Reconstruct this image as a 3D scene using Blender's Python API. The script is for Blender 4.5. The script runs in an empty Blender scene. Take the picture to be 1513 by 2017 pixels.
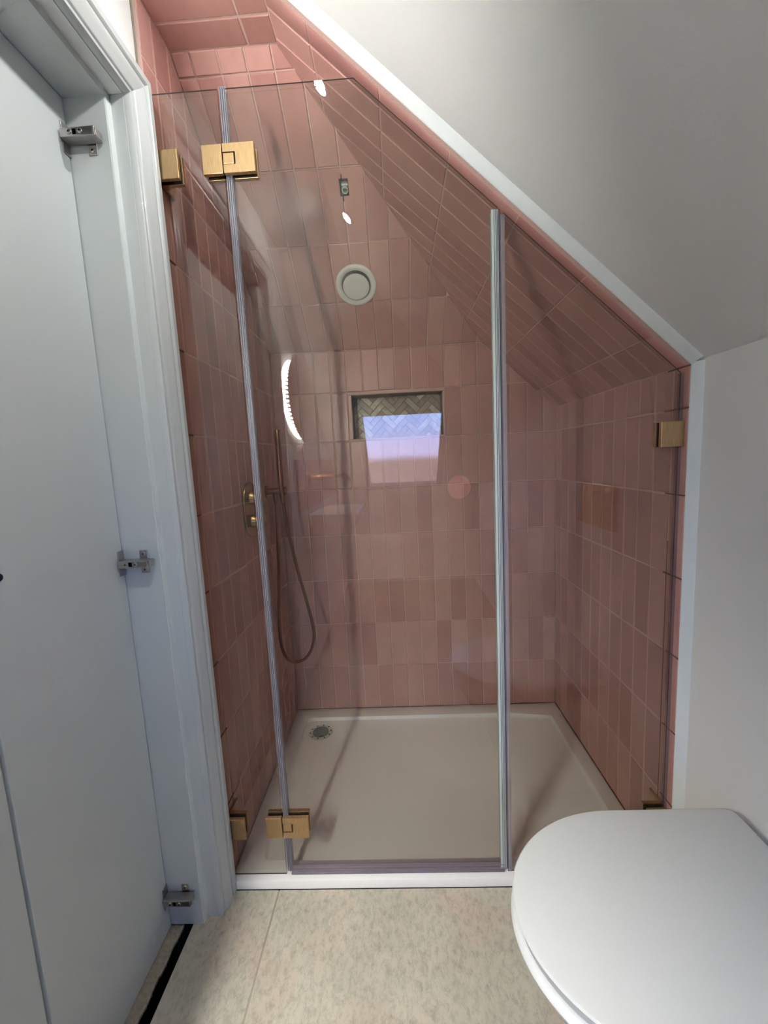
import bpy, bmesh, math, random
from math import sin, cos, tan, pi, atan2, sqrt, radians
from mathutils import Vector, Matrix
S = bpy.context.scene
C = S.collection
random.seed(7)
# ------------------------------------------------------------------ camera (solved from the tile grid; metres, z=0 is the tray rim)
H = 1.13906
def Rm(a, ax): return Matrix.Rotation(a, 3, ax)
cam_d = bpy.data.cameras.new('camera'); cam = bpy.data.objects.new('camera', cam_d); C.objects.link(cam)
Rw = Rm(.03674, 'Z') @ Rm(-.12659, 'X') @ Rm(.04964, 'Y')
Rw = Rw @ Matrix(((1, 0, 0), (0, 0, -1), (0, 1, 0)))      # Blender camera looks down its -z
cam.matrix_world = Matrix.Translation((0, 0, H)) @ Rw.to_4x4()
cam_d.sensor_fit = 'VERTICAL'; cam_d.sensor_height = 24.0
cam_d.lens = 24.0 * 815.379 / 2017.0
cam_d.clip_start = .02
S.camera = cam
# ------------------------------------------------------------------ world: dusk sky over dark land, seen only through the roof window
W = bpy.data.worlds.new('sky'); S.world = W; W.use_nodes = True
nt = W.node_tree; nt.nodes.clear()
tc = nt.nodes.new('ShaderNodeTexCoord'); sx = nt.nodes.new('ShaderNodeSeparateXYZ'); rp = nt.nodes.new('ShaderNodeValToRGB')
mr = nt.nodes.new('ShaderNodeMapRange'); mr.inputs[1].default_value = -1; mr.inputs[2].default_value = 1
bg = nt.nodes.new('ShaderNodeBackground'); wo = nt.nodes.new('ShaderNodeOutputWorld')
nt.links.new(tc.outputs['Generated'], sx.inputs[0]); nt.links.new(sx.outputs[2], mr.inputs[0]); nt.links.new(mr.outputs[0], rp.inputs[0])
nt.links.new(rp.outputs[0], bg.inputs[0]); nt.links.new(bg.outputs[0], wo.inputs[0])
el = rp.color_ramp.elements
el[0].position = .0; el[0].color = (.08, .06, .06, 1)
el[1].position = .497; el[1].color = (.20, .15, .17, 1)
for p_, c_ in ((.505, (.46, .48, .86, 1)), (.56, (.27, .43, .98, 1)), (.75, (.13, .25, .8, 1)), (1, (.1, .2, .7, 1))):
    e = el.new(p_); e.color = c_
bg.inputs[1].default_value = 5.6
# ------------------------------------------------------------------ exposure
vs = S.view_settings
vs.view_transform = 'Standard'; vs.look = 'None'; vs.gamma = 1; vs.use_curve_mapping = False
vs.exposure = 0.68
S.cycles.use_denoising = True; S.cycles.use_light_tree = False
S.cycles.max_bounces = 8; S.cycles.transparent_max_bounces = 16; S.cycles.diffuse_bounces = 5; S.cycles.glossy_bounces = 3; S.cycles.transmission_bounces = 2
S.cycles.use_adaptive_sampling = True; S.cycles.adaptive_threshold = .08; S.cycles.adaptive_min_samples = 16
S.cycles.caustics_reflective = False; S.cycles.caustics_refractive = False
S.cycles.sample_clamp_indirect = 6
LAMP_W = 1.75      # each roof downlight
MIRROR_E = 560.0    # strip behind the mirror

# ------------------------------------------------------------------ plan
XL, XR, YB, YG, YF = -.5124, .6724, 1.7865, 1.0168, .993
zK, zR, zC, zF = 1.594, 1.3178, 2.1558, -.025
TH, PH = .7402, .7141
t, tb = tan(TH), tan(PH)
xk = XR - (zK - zR) / t
xc = XR - (zC - zR) / t
yc = YB - (zC - zK) / tb
VR = (zC - zR) / sin(TH); VK = (zK - zR) / sin(TH); VB = (zC - zK) / sin(PH)
XW, XWR = -.523, .688            # painted walls left / right
YS = .990                        # front edge of the shower tiling
PW, PR = .068, .203

# ------------------------------------------------------------------ materials
MATS = {}
def nodes(name):
    m = bpy.data.materials.new(name); m.use_nodes = True; n = m.node_tree; b = n.nodes['Principled BSDF']
    MATS[name] = m; return m, n, b
def simple(name, col, rough=.5, metal=0, coat=0, bump=0, bscale=200, ior=None, var=0, vscale=4, spec=None):
    m, n, b = nodes(name)
    b.inputs['Base Color'].default_value = (*col, 1); b.inputs['Roughness'].default_value = rough; b.inputs['Metallic'].default_value = metal
    b.inputs['Coat Weight'].default_value = coat
    if spec is not None: b.inputs['Specular IOR Level'].default_value = spec
    tcn = n.nodes.new('ShaderNodeTexCoord')
    if var:
        nz = n.nodes.new('ShaderNodeTexNoise'); nz.inputs['Scale'].default_value = vscale; nz.inputs['Detail'].default_value = 5
        n.links.new(tcn.outputs['Object'], nz.inputs['Vector'])
        mx = n.nodes.new('ShaderNodeMix'); mx.data_type = 'RGBA'
        mx.inputs[6].default_value = (*[c * (1 - var) for c in col], 1); mx.inputs[7].default_value = (*[min(1, c * (1 + var)) for c in col], 1)
        n.links.new(nz.outputs[0], mx.inputs[0]); n.links.new(mx.outputs[2], b.inputs['Base Color'])
    if bump:
        nz = n.nodes.new('ShaderNodeTexNoise'); nz.inputs['Scale'].default_value = bscale; nz.inputs['Detail'].default_value = 3
        n.links.new(tcn.outputs['Object'], nz.inputs['Vector'])
        bp = n.nodes.new('ShaderNodeBump'); bp.inputs['Strength'].default_value = bump; bp.inputs['Distance'].default_value = .002
        n.links.new(nz.outputs[0], bp.inputs['Height']); n.links.new(bp.outputs[0], b.inputs['Normal'])
    return m
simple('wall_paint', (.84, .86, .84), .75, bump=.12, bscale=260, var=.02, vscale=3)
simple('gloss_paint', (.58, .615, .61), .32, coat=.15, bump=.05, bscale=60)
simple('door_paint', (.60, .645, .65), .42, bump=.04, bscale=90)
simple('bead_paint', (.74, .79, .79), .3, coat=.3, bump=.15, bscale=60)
simple('adhesive', (.27, .23, .19), .9, bump=.6, bscale=90)
simple('acrylic', (.76, .75, .73), .28, coat=.3, bump=.12, bscale=700, var=.015, vscale=6)
simple('ceramic', (.80, .815, .80), .14, coat=.6)
simple('lid_plastic', (.64, .66, .65), .34, coat=.2)
simple('white_plastic', (.74, .76, .73), .4)
simple('drain_plastic', (.55, .53, .5), .45)
simple('drain_dark', (.16, .16, .155), .4)
simple('black', (.004, .004, .004), .9, spec=0.0)
simple('gasket', (.012, .009, .008), .6)
simple('dark_screw', (.03, .06, .10), .35, metal=.7)
simple('steel', (.46, .44, .42), .3, metal=1, bump=.1, bscale=300)
simple('steel_dark', (.25, .24, .23), .35, metal=1)
simple('copper', (.33, .145, .085), .24, metal=1)
simple('hose_metal', (.24, .09, .05), .3, metal=1)
simple('brass_dark', (.48, .32, .14), .24, metal=1)
simple('grout', (.66, .47, .42), .85, bump=.4, bscale=300)
simple('grout_open', (.15, .065, .05), .9)
simple('niche_trim', (.56, .36, .33), .45)
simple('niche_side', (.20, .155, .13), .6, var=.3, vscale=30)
simple('mosaic_grout', (.17, .13, .11), .8)
simple('floor_grout', (.33, .30, .25), .85)
simple('subfloor', (.02, .018, .016), .95)
simple('chipboard', (.29, .245, .185), .9, bump=1.0, bscale=140, var=.5, vscale=120)
simple('pipe_green', (.42, .50, .42), .4)
simple('plaster_white', (.6, .62, .58), .8)
simple('land', (.05, .05, .04), .9)
def brushed():
    m, n, b = nodes('brass')
    b.inputs['Metallic'].default_value = 1; b.inputs['Roughness'].default_value = .42
    tcn = n.nodes.new('ShaderNodeTexCoord'); mp = n.nodes.new('ShaderNodeMapping'); mp.inputs['Scale'].default_value = (900, 60, 30)
    nz = n.nodes.new('ShaderNodeTexNoise'); nz.inputs['Scale'].default_value = 1; nz.inputs['Detail'].default_value = 3
    n.links.new(tcn.outputs['Object'], mp.inputs[0]); n.links.new(mp.outputs[0], nz.inputs['Vector'])
    r = n.nodes.new('ShaderNodeValToRGB'); r.color_ramp.elements[0].position = .3; r.color_ramp.elements[1].position = .7
    r.color_ramp.elements[0].color = (.47, .31, .155, 1); r.color_ramp.elements[1].color = (.64, .45, .25, 1)
    n.links.new(nz.outputs[0], r.inputs[0]); n.links.new(r.outputs[0], b.inputs['Base Color'])
brushed()
def tile_mat():
    m, n, b = nodes('pink_tile')
    oi = n.nodes.new('ShaderNodeObjectInfo'); tcn = n.nodes.new('ShaderNodeTexCoord')
    r = n.nodes.new('ShaderNodeValToRGB'); cr = r.color_ramp
    cr.elements[0].position = 0; cr.elements[0].color = (.430, .215, .190, 1)
    cr.elements[1].position = 1; cr.elements[1].color = (.560, .325, .285, 1)
    e = cr.elements.new(.35); e.color = (.480, .250, .222, 1)
    e = cr.elements.new(.7); e.color = (.520, .285, .250, 1)
    n.links.new(oi.outputs['Random'], r.inputs[0])
    geo = n.nodes.new('ShaderNodeNewGeometry')
    nz = n.nodes.new('ShaderNodeTexNoise'); nz.inputs['Scale'].default_value = 11; nz.inputs['Detail'].default_value = 6; nz.inputs['Roughness'].default_value = .65
    n.links.new(geo.outputs['Position'], nz.inputs['Vector'])
    mr = n.nodes.new('ShaderNodeMapRange'); mr.inputs[1].default_value = .3; mr.inputs[2].default_value = .7; mr.inputs[3].default_value = .90; mr.inputs[4].default_value = 1.09
    n.links.new(nz.outputs[0], mr.inputs[0])
    vm = n.nodes.new('ShaderNodeVectorMath'); vm.operation = 'SCALE'
    n.links.new(r.outputs[0], vm.inputs[0]); n.links.new(mr.outputs[0], vm.inputs['Scale'])
    n.links.new(vm.outputs[0], b.inputs['Base Color'])
    b.inputs['Roughness'].default_value = .38; b.inputs['Coat Weight'].default_value = .12; b.inputs['Coat Roughness'].default_value = .25
    n2 = n.nodes.new('ShaderNodeTexNoise'); n2.inputs['Scale'].default_value = 45; n2.inputs['Detail'].default_value = 4
    n.links.new(geo.outputs['Position'], n2.inputs['Vector'])
    bp = n.nodes.new('ShaderNodeBump'); bp.inputs['Strength'].default_value = .25; bp.inputs['Distance'].default_value = .002
    n.links.new(n2.outputs[0], bp.inputs['Height']); n.links.new(bp.outputs[0], b.inputs['Normal'])
tile_mat()
def marble_mat():
    m, n, b = nodes('marble')
    oi = n.nodes.new('ShaderNodeObjectInfo'); r = n.nodes.new('ShaderNodeValToRGB'); cr = r.color_ramp
    cr.elements[0].color = (.29, .21, .15, 1); cr.elements[1].color = (.62, .54, .43, 1)
    e = cr.elements.new(.5); e.color = (.40, .31, .235, 1)
    n.links.new(oi.outputs['Random'], r.inputs[0])
    geo = n.nodes.new('ShaderNodeNewGeometry'); nz = n.nodes.new('ShaderNodeTexNoise'); nz.inputs['Scale'].default_value = 28; nz.inputs['Detail'].default_value = 8; nz.inputs['Distortion'].default_value = 1.2
    n.links.new(geo.outputs['Position'], nz.inputs['Vector'])
    mr = n.nodes.new('ShaderNodeMapRange'); mr.inputs[1].default_value = .35; mr.inputs[2].default_value = .65; mr.inputs[3].default_value = .72; mr.inputs[4].default_value = 1.12
    n.links.new(nz.outputs[0], mr.inputs[0]); vm = n.nodes.new('ShaderNodeVectorMath'); vm.operation = 'SCALE'
    n.links.new(r.outputs[0], vm.inputs[0]); n.links.new(mr.outputs[0], vm.inputs['Scale']); n.links.new(vm.outputs[0], b.inputs['Base Color'])
    b.inputs['Roughness'].default_value = .35
marble_mat()
def floor_mat():
    m, n, b = nodes('floor_stone')
    geo = n.nodes.new('ShaderNodeNewGeometry')
    def noise(sc, det, dist=0, rough=.6, mp=None):
        nz = n.nodes.new('ShaderNodeTexNoise'); nz.inputs['Scale'].default_value = sc; nz.inputs['Detail'].default_value = det
        nz.inputs['Distortion'].default_value = dist; nz.inputs['Roughness'].default_value = rough
        n.links.new(geo.outputs['Position'], nz.inputs['Vector']); return nz
    a = noise(3.0, 4, .4); r = n.nodes.new('ShaderNodeValToRGB'); cr = r.color_ramp
    cr.elements[0].position = .34; cr.elements[0].color = (.445, .43, .345, 1)
    cr.elements[1].position = .66; cr.elements[1].color = (.485, .39, .315, 1)
    e = cr.elements.new(.5); e.color = (.46, .43, .345, 1)
    n.links.new(a.outputs[0], r.inputs[0])
    mp = n.nodes.new('ShaderNodeMapping'); mp.inputs['Rotation'].default_value = (0, 0, .45); mp.inputs['Scale'].default_value = (1.6, 1, 1); n.links.new(geo.outputs['Position'], mp.inputs[0])
    f = noise(48, 12, .3, .82); n.links.new(mp.outputs[0], f.inputs['Vector'])
    g = noise(9, 3, .5, .6)
    mr = n.nodes.new('ShaderNodeMapRange'); mr.inputs[1].default_value = .32; mr.inputs[2].default_value = .54; mr.inputs[3].default_value = .58; mr.inputs[4].default_value = 1.04
    mg = n.nodes.new('ShaderNodeMapRange'); mg.inputs[1].default_value = .35; mg.inputs[2].default_value = .65; mg.inputs[3].default_value = .93; mg.inputs[4].default_value = 1.06
    n.links.new(f.outputs[0], mr.inputs[0]); n.links.new(g.outputs[0], mg.inputs[0]); mu = n.nodes.new('ShaderNodeMath'); mu.operation = 'MULTIPLY'; n.links.new(mr.outputs[0], mu.inputs[0]); n.links.new(mg.outputs[0], mu.inputs[1])
    vm = n.nodes.new('ShaderNodeVectorMath'); vm.operation = 'SCALE'
    n.links.new(r.outputs[0], vm.inputs[0]); n.links.new(mu.outputs[0], vm.inputs['Scale']); n.links.new(vm.outputs[0], b.inputs['Base Color'])
    b.inputs['Roughness'].default_value = .55
    bp = n.nodes.new('ShaderNodeBump'); bp.inputs['Strength'].default_value = .25; bp.inputs['Distance'].default_value = .002
    n.links.new(f.outputs[0], bp.inputs['Height']); n.links.new(bp.outputs[0], b.inputs['Normal'])
floor_mat()
def thin_glass(name, tint, f0=.045, rough=0.0, diff=0.0, dcol=(.8, .8, .85), gl=(1, 1, 1)):
    m = bpy.data.materials.new(name); m.use_nodes = True; n = m.node_tree; n.nodes.clear(); MATS[name] = m
    out = n.nodes.new('ShaderNodeOutputMaterial'); tr = n.nodes.new('ShaderNodeBsdfTransparent'); tr.inputs[0].default_value = (*tint, 1)
    g = n.nodes.new('ShaderNodeBsdfGlossy'); g.inputs['Roughness'].default_value = rough; g.inputs['Color'].default_value = (*gl, 1)
    geo = n.nodes.new('ShaderNodeNewGeometry'); dt = n.nodes.new('ShaderNodeVectorMath'); dt.operation = 'DOT_PRODUCT'
    n.links.new(geo.outputs['Normal'], dt.inputs[0]); n.links.new(geo.outputs['Incoming'], dt.inputs[1])
    def mth(op, a, b=None):
        q = n.nodes.new('ShaderNodeMath'); q.operation = op
        for i, v in enumerate((a, b)):
            if v is None: continue
            if isinstance(v, (int, float)): q.inputs[i].default_value = v
            else: n.links.new(v, q.inputs[i])
        return q.outputs[0]
    ab = mth('ABSOLUTE', dt.outputs['Value']); om = mth('SUBTRACT', 1.0, ab); p5 = mth('POWER', om, 5.0)
    fr = mth('ADD', mth('MULTIPLY', p5, 1 - f0), f0)
    mx = n.nodes.new('ShaderNodeMixShader'); n.links.new(fr, mx.inputs[0]); n.links.new(tr.outputs[0], mx.inputs[1]); n.links.new(g.outputs[0], mx.inputs[2])
    last = mx.outputs[0]
    if diff:
        df = n.nodes.new('ShaderNodeBsdfDiffuse'); df.inputs[0].default_value = (*dcol, 1)
        tl = n.nodes.new('ShaderNodeBsdfTranslucent'); tl.inputs[0].default_value = (*dcol, 1)
        ad = n.nodes.new('ShaderNodeMixShader'); ad.inputs[0].default_value = .5; n.links.new(df.outputs[0], ad.inputs[1]); n.links.new(tl.outputs[0], ad.inputs[2])
        m2 = n.nodes.new('ShaderNodeMixShader'); m2.inputs[0].default_value = diff; n.links.new(last, m2.inputs[1]); n.links.new(ad.outputs[0], m2.inputs[2]); last = m2.outputs[0]
    n.links.new(last, out.inputs[0]); return m
thin_glass('shower_glass', (.872, .877, .85), .062)
thin_glass('window_glass', (.97, .97, .97), .04)
thin_glass('seal_clear', (.84, .83, .86), .14, .10, .26, (.68, .68, .74))
thin_glass('seal_purple', (.86, .82, .86), .10, .15, .24, (.60, .55, .60))
simple('glass_edge', (.06, .035, .03), .25)
simple('seal_pale', (.50, .56, .55), .3, coat=.4)
simple('seal_line', (.045, .045, .07), .3)
m, n, b = nodes('mirror_glass'); b.inputs['Base Color'].default_value = (.9, .9, .9, 1); b.inputs['Metallic'].default_value = 1; b.inputs['Roughness'].default_value = .01
def emit(name, col, k):
    m, n, b = nodes(name); b.inputs['Base Color'].default_value = (0, 0, 0, 1); b.inputs['Emission Color'].default_value = (*col, 1); b.inputs['Emission Strength'].default_value = k
emit('lamp_lens', (1, .97, .93), 40); emit('led', (1, .97, .93), MIRROR_E * 1.2); emit('led_strip', (1, .97, .91), MIRROR_E * 1.35)

# ------------------------------------------------------------------ mesh helpers
def link(name, me, mat, parent=None):
    o = bpy.data.objects.new(name, me); C.objects.link(o)
    if mat is not None:
        for q in (mat if isinstance(mat, (list, tuple)) else [mat]): me.materials.append(MATS[q])
    if parent is not None: o.parent = parent
    return o
def obj(name, bm, mat, parent=None, smooth=False, bevel=0, seg=2):
    bmesh.ops.recalc_face_normals(bm, faces=bm.faces)
    me = bpy.data.meshes.new(name); bm.to_mesh(me); bm.free()
    o = link(name, me, mat, parent)
    if smooth:
        for p in me.polygons: p.use_smooth = True
        me.set_sharp_from_angle(angle=radians(38))
    if bevel:
        b = o.modifiers.new('bevel', 'BEVEL'); b.width = bevel; b.segments = seg; b.limit_method = 'ANGLE'; b.angle_limit = radians(40)
    return o
def thing(name, label, cat, loc=(0, 0, 0), group=None, kind=None):
    o = bpy.data.objects.new(name, None); C.objects.link(o); o.location = loc; o.empty_display_size = .05
    return tag(o, label, cat, group, kind)
def tag(o, label, cat=None, group=None, kind=None):
    o['label'] = label
    if cat: o['category'] = cat
    if group: o['group'] = group
    if kind: o['kind'] = kind
    return o
def rel(o):
    """parts are modelled in room coordinates: put them under the thing's own origin"""
    if o.parent is not None: o.location = o.location - Vector(o.parent.location) if False else o.location
    return o
def adopt(parent, *kids):
    L = Vector((0, 0, 0)); q = parent
    while q is not None: L += q.location; q = q.parent
    for k in kids:
        k.parent = parent
        k.matrix_parent_inverse = Matrix.Translation(-L)
    return kids[0]
def box(bm, x0, x1, y0, y1, z0, z1):
    v = [bm.verts.new((x, y, z)) for z in (z0, z1) for y in (y0, y1) for x in (x0, x1)]
    for f in ((0, 2, 3, 1), (4, 5, 7, 6), (0, 1, 5, 4), (2, 6, 7, 3), (0, 4, 6, 2), (1, 3, 7, 5)): bm.faces.new([v[i] for i in f])
    return v
def boxes(*bs):
    bm = bmesh.new()
    for b_ in bs: box(bm, *b_)
    return bm
def prism(bm, poly, h0, h1, fr):
    """polygon (a,b) in the frame fr(a,b,n) between heights h0<h1"""
    lo = [bm.verts.new(fr(a, b_, h0)) for a, b_ in poly]; hi = [bm.verts.new(fr(a, b_, h1)) for a, b_ in poly]
    bm.faces.new(lo[::-1]); bm.faces.new(hi); N = len(poly)
    for i in range(N): bm.faces.new((lo[i], lo[(i + 1) % N], hi[(i + 1) % N], hi[i]))
def lathe(bm, prof, org, axis, seg=40):
    """prof: (radius, height) along axis"""
    ax = Vector(axis).normalized(); u = ax.orthogonal().normalized(); v = ax.cross(u); O = Vector(org)
    rings = []
    for r, h in prof:
        if r < 1e-6: rings.append([bm.verts.new(O + ax * h)])
        else: rings.append([bm.verts.new(O + ax * h + (u * cos(2 * pi * i / seg) + v * sin(2 * pi * i / seg)) * r) for i in range(seg)])
    for a, b_ in zip(rings, rings[1:]):
        for i in range(seg):
            j = (i + 1) % seg
            if len(a) == 1 and len(b_) == 1: continue
            if len(a) == 1: bm.faces.new((a[0], b_[j], b_[i]))
            elif len(b_) == 1: bm.faces.new((a[i], a[j], b_[0]))
            else: bm.faces.new((a[i], a[j], b_[j], b_[i]))
def tube(bm, pts, r, seg=12, caps=True):
    P = [Vector(p) for p in pts]; rings = []; up = None
    for i, p in enumerate(P):
        d = (P[min(i + 1, len(P) - 1)] - P[max(i - 1, 0)]).normalized()
        if up is None: up = d.orthogonal().normalized()
        up = (up - d * up.dot(d)).normalized(); s = d.cross(up)
        rr = r[i] if isinstance(r, (list, tuple)) else r
        rings.append([bm.verts.new(p + (up * cos(2 * pi * k / seg) + s * sin(2 * pi * k / seg)) * rr) for k in range(seg)])
    for a, b_ in zip(rings, rings[1:]):
        for k in range(seg): bm.faces.new((a[k], a[(k + 1) % seg], b_[(k + 1) % seg], b_[k]))
    if caps: bm.faces.new(rings[0][::-1]); bm.faces.new(rings[-1])
def spline(pts, n=8):
    P = [Vector(p) for p in pts]; P = [P[0] * 2 - P[1]] + P + [P[-1] * 2 - P[-2]]; out = []
    for i in range(1, len(P) - 2):
        for k in range(n):
            s = k / n; a, b_, c, d = P[i - 1:i + 3]
            out.append(.5 * ((2 * b_) + (c - a) * s + (2 * a - 5 * b_ + 4 * c - d) * s * s + (3 * b_ - a - 3 * c + d) * s ** 3))
    out.append(P[-2]); return out
def clip(poly, nx, ny, c):
    """keep the side nx*x+ny*y<=c of a convex polygon"""
    out = []; N = len(poly)
    for i in range(N):
        a, b_ = poly[i], poly[(i + 1) % N]; da = nx * a[0] + ny * a[1] - c; db = nx * b_[0] + ny * b_[1] - c
        if da <= 1e-9: out.append(a)
        if (da < -1e-9 and db > 1e-9) or (da > 1e-9 and db < -1e-9):
            s = da / (da - db); out.append((a[0] + (b_[0] - a[0]) * s, a[1] + (b_[1] - a[1]) * s))
    return out
def area(p): return .5 * sum(p[i][0] * p[(i + 1) % len(p)][1] - p[(i + 1) % len(p)][0] * p[i][1] for i in range(len(p)))
def clip_poly(p, region, inset=0.0):
    for i in range(len(region)):
        if len(p) < 3: return []
        a, b_ = region[i], region[(i + 1) % len(region)]; ex, ey = b_[0] - a[0], b_[1] - a[1]; L = sqrt(ex * ex + ey * ey)
        nx, ny = ey / L, -ex / L                      # outward for ccw
        p = clip(p, nx, ny, nx * a[0] + ny * a[1] - inset)
    q = []
    for v in p:
        if not q or abs(v[0] - q[-1][0]) + abs(v[1] - q[-1][1]) > 4e-4: q.append(v)
    if len(q) > 2 and abs(q[0][0] - q[-1][0]) + abs(q[0][1] - q[-1][1]) < 4e-4: q.pop()
    return q
def split_hole(p, hole):
    """convex polygon minus an axis-aligned rectangle -> convex pieces"""
    x0, x1, y0, y1 = hole
    out = [clip(p, 0, 1, y0), clip(p, 0, -1, -y1), clip(clip(clip(p, 0, -1, -y0), 0, 1, y1), 1, 0, x0), clip(clip(clip(p, 0, -1, -y0), 0, 1, y1), -1, 0, -x1)]
    return [q for q in out if len(q) > 2 and area(q) > 1e-6]
def inset_poly(p, d):
    N = len(p); out = []
    for i in range(N):
        a, b_, c = Vector(p[i - 1]), Vector(p[i]), Vector(p[(i + 1) % N])
        e1, e2 = (b_ - a).normalized(), (c - b_).normalized(); n1, n2 = Vector((-e1.y, e1.x)), Vector((-e2.y, e2.x))
        k = 1 + n1.dot(n2)
        m_ = (n1 + n2) / max(k, .25); out.append(tuple(b_ + m_ * d))
    return out
def tile_mesh(name, polys, cham=.0022, top=0.0, bot=-.006, drop=.0015):
    bm = bmesh.new()
    for p in polys:
        if cham and area(p) > 4e-4: q = inset_poly(p, cham)
        else: q = None
        lo = [bm.verts.new((a, b_, bot)) for a, b_ in p]; md = [bm.verts.new((a, b_, top - drop if q else top)) for a, b_ in p]; N = len(p)
        bm.faces.new(lo[::-1])
        for i in range(N): bm.faces.new((lo[i], lo[(i + 1) % N], md[(i + 1) % N], md[i]))
        if q:
            hi = [bm.verts.new((a, b_, top)) for a, b_ in q]; bm.faces.new(hi)
            for i in range(N): bm.faces.new((md[i], md[(i + 1) % N], hi[(i + 1) % N], hi[i]))
        else: bm.faces.new(md)
    me = bpy.data.meshes.new(name); bm.to_mesh(me); bm.free(); return me
CACHE = {}
def frame(O, u, v):
    O, u, v = Vector(O), Vector(u), Vector(v); n_ = u.cross(v)
    M = Matrix((u, v, n_)).transposed().to_4x4(); M.translation = O
    return M
def F(M): return lambda a, b_, h: M @ Vector((a, b_, h))
def surface(name, label, cat, M, region, holes=(), thick=.09, ext=0.0, off=-.0013, mat='grout', extend=None):
    """backing of a tiled surface: a slab whose face lies just under the tile faces"""
    bm = bmesh.new(); reg = extend or region; P = [reg]
    for h in holes:
        P = [q for p in P for q in split_hole(p, h)]
    for p in P: prism(bm, p, off - thick, off, F(M))
    o = obj(name, bm, mat); tag(o, label, cat, kind='structure'); return o
def lay_tiles(parent, M, us, vs, region, holes=(), skip=lambda i, j: False, joint=.0038, mat='pink_tile', wob=.004, name='tile', minarea=1.2e-4):
    for i in range(len(us) - 1):
        for j in range(len(vs) - 1):
            if skip(i, j): continue
            r = [(us[i] + joint / 2, vs[j] + joint / 2), (us[i + 1] - joint / 2, vs[j] + joint / 2), (us[i + 1] - joint / 2, vs[j + 1] - joint / 2), (us[i] + joint / 2, vs[j + 1] - joint / 2)]
            p = clip_poly(r, region, .001)
            if len(p) < 3 or area(p) < minarea: continue
            cx, cy = sum(a for a, _ in p) / len(p), sum(b_ for _, b_ in p) / len(p)
            pl = [p]
            for h in holes: pl = [q for s in pl for q in split_hole(s, h)]
            loc = [[(a - cx, b_ - cy) for a, b_ in q] for q in pl]
            key = (mat, tuple(tuple((round(a, 4), round(b_, 4)) for a, b_ in q) for q in loc))
            me = CACHE.get(key)
            if me is None:
                me = tile_mesh(name, loc, cham=.0022 if len(pl) == 1 else 0); me.materials.append(MATS[mat]); CACHE[key] = me
            o = bpy.data.objects.new(name, me); C.objects.link(o)
            L = M @ Matrix.Translation((cx, cy, random.uniform(-.0003, .0003))) @ Matrix.Rotation(random.uniform(-wob, wob), 4, 'X') @ Matrix.Rotation(random.uniform(-wob, wob) * .5, 4, 'Y')
            o.parent = parent; o.matrix_world = L
            o.matrix_parent_inverse = Matrix.Identity(4)
            o.matrix_basis = L

# ------------------------------------------------------------------ shower shell
zrows = [0.0] + [.2074 + PR * k for k in range(11)]
xcols = [-.1958 + PW * j for j in range(-5, 14)]
HN = (-.1958, .2122, 1.2224, 1.4254)                # niche cell
NI = (-.1800, .2035, 1.2305, 1.4120)                # niche opening
# back wall
Mb = frame((0, YB, 0), (1, 0, 0), (0, 0, 1))        # normal = -y
regb = [(XL, 0), (XR, 0), (XR, zR), (xk, zK), (XL, zK)]
wb = surface('wall_back', 'pink tiled back wall of the shower with a recessed niche', 'wall', Mb, regb, [HN], off=-.0042, extend=[(XL - .1, -.1), (XR + .1, -.1), (XR + .1, zR + .1), (xk, zK + .09), (XL - .1, zK + .09)])
lay_tiles(wb, Mb, xcols, zrows, regb, skip=lambda i, j: zrows[j] > 1.22 and zrows[j] < 1.23 and -.2 < xcols[i] < .2)
# niche
nd = .10
bm = bmesh.new()
for r in ((HN[0], HN[1], NI[3], HN[3]), (HN[0], HN[1], HN[2], NI[2]), (HN[0], NI[0], NI[2], NI[3]), (NI[1], HN[1], NI[2], NI[3])):
    box(bm, r[0], r[1], YB - .001, YB + .02, r[2], r[3])
obj('niche_frame', bm, 'niche_trim', wb, bevel=.002)
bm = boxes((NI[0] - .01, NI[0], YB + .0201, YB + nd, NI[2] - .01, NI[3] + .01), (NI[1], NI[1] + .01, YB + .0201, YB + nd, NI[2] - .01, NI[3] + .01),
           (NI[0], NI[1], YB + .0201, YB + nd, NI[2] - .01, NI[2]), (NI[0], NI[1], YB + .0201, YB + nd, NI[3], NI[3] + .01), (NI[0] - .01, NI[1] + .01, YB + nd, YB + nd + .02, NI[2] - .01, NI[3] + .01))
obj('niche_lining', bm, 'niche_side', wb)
Mn = frame((0, YB + nd, 0), (1, 0, 0), (0, 0, 1))
regn = [(NI[0], NI[2]), (NI[1], NI[2]), (NI[1], NI[3]), (NI[0], NI[3])]
w_ = .0245; nn = 3
for gx in range(-30, 30):
    for gy in range(-30, 30):
        tt = (gx - gy) % (2 * nn)
        if tt == 0: r = (gx, gx + nn, gy, gy + 1)
        elif tt == 2 * nn - 1: r = (gx, gx + 1, gy, gy + nn)
        else: continue
        g = .001
        q = [(r[0] * w_ + g, r[2] * w_ + g), (r[1] * w_ - g, r[2] * w_ + g), (r[1] * w_ - g, r[3] * w_ - g), (r[0] * w_ + g, r[3] * w_ - g)]
        k = sqrt(.5); q = [((a - b_) * k + .01, (a + b_) * k + 1.32) for a, b_ in q]
        q = clip_poly(q, regn)
        if len(q) < 3 or area(q) < 6e-5: continue
        cx, cy = sum(a for a, _ in q) / len(q), sum(b_ for _, b_ in q) / len(q)
        me = tile_mesh('mosaic_tile', [[(a - cx, b_ - cy) for a, b_ in q]], cham=.0006, top=.004, bot=0.0005, drop=.0005); me.materials.append(MATS['marble'])
        o = bpy.data.objects.new('mosaic_tile', me); C.objects.link(o); o.parent = wb; o.matrix_basis = Mn @ Matrix.Translation((cx, cy, 0))
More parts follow.
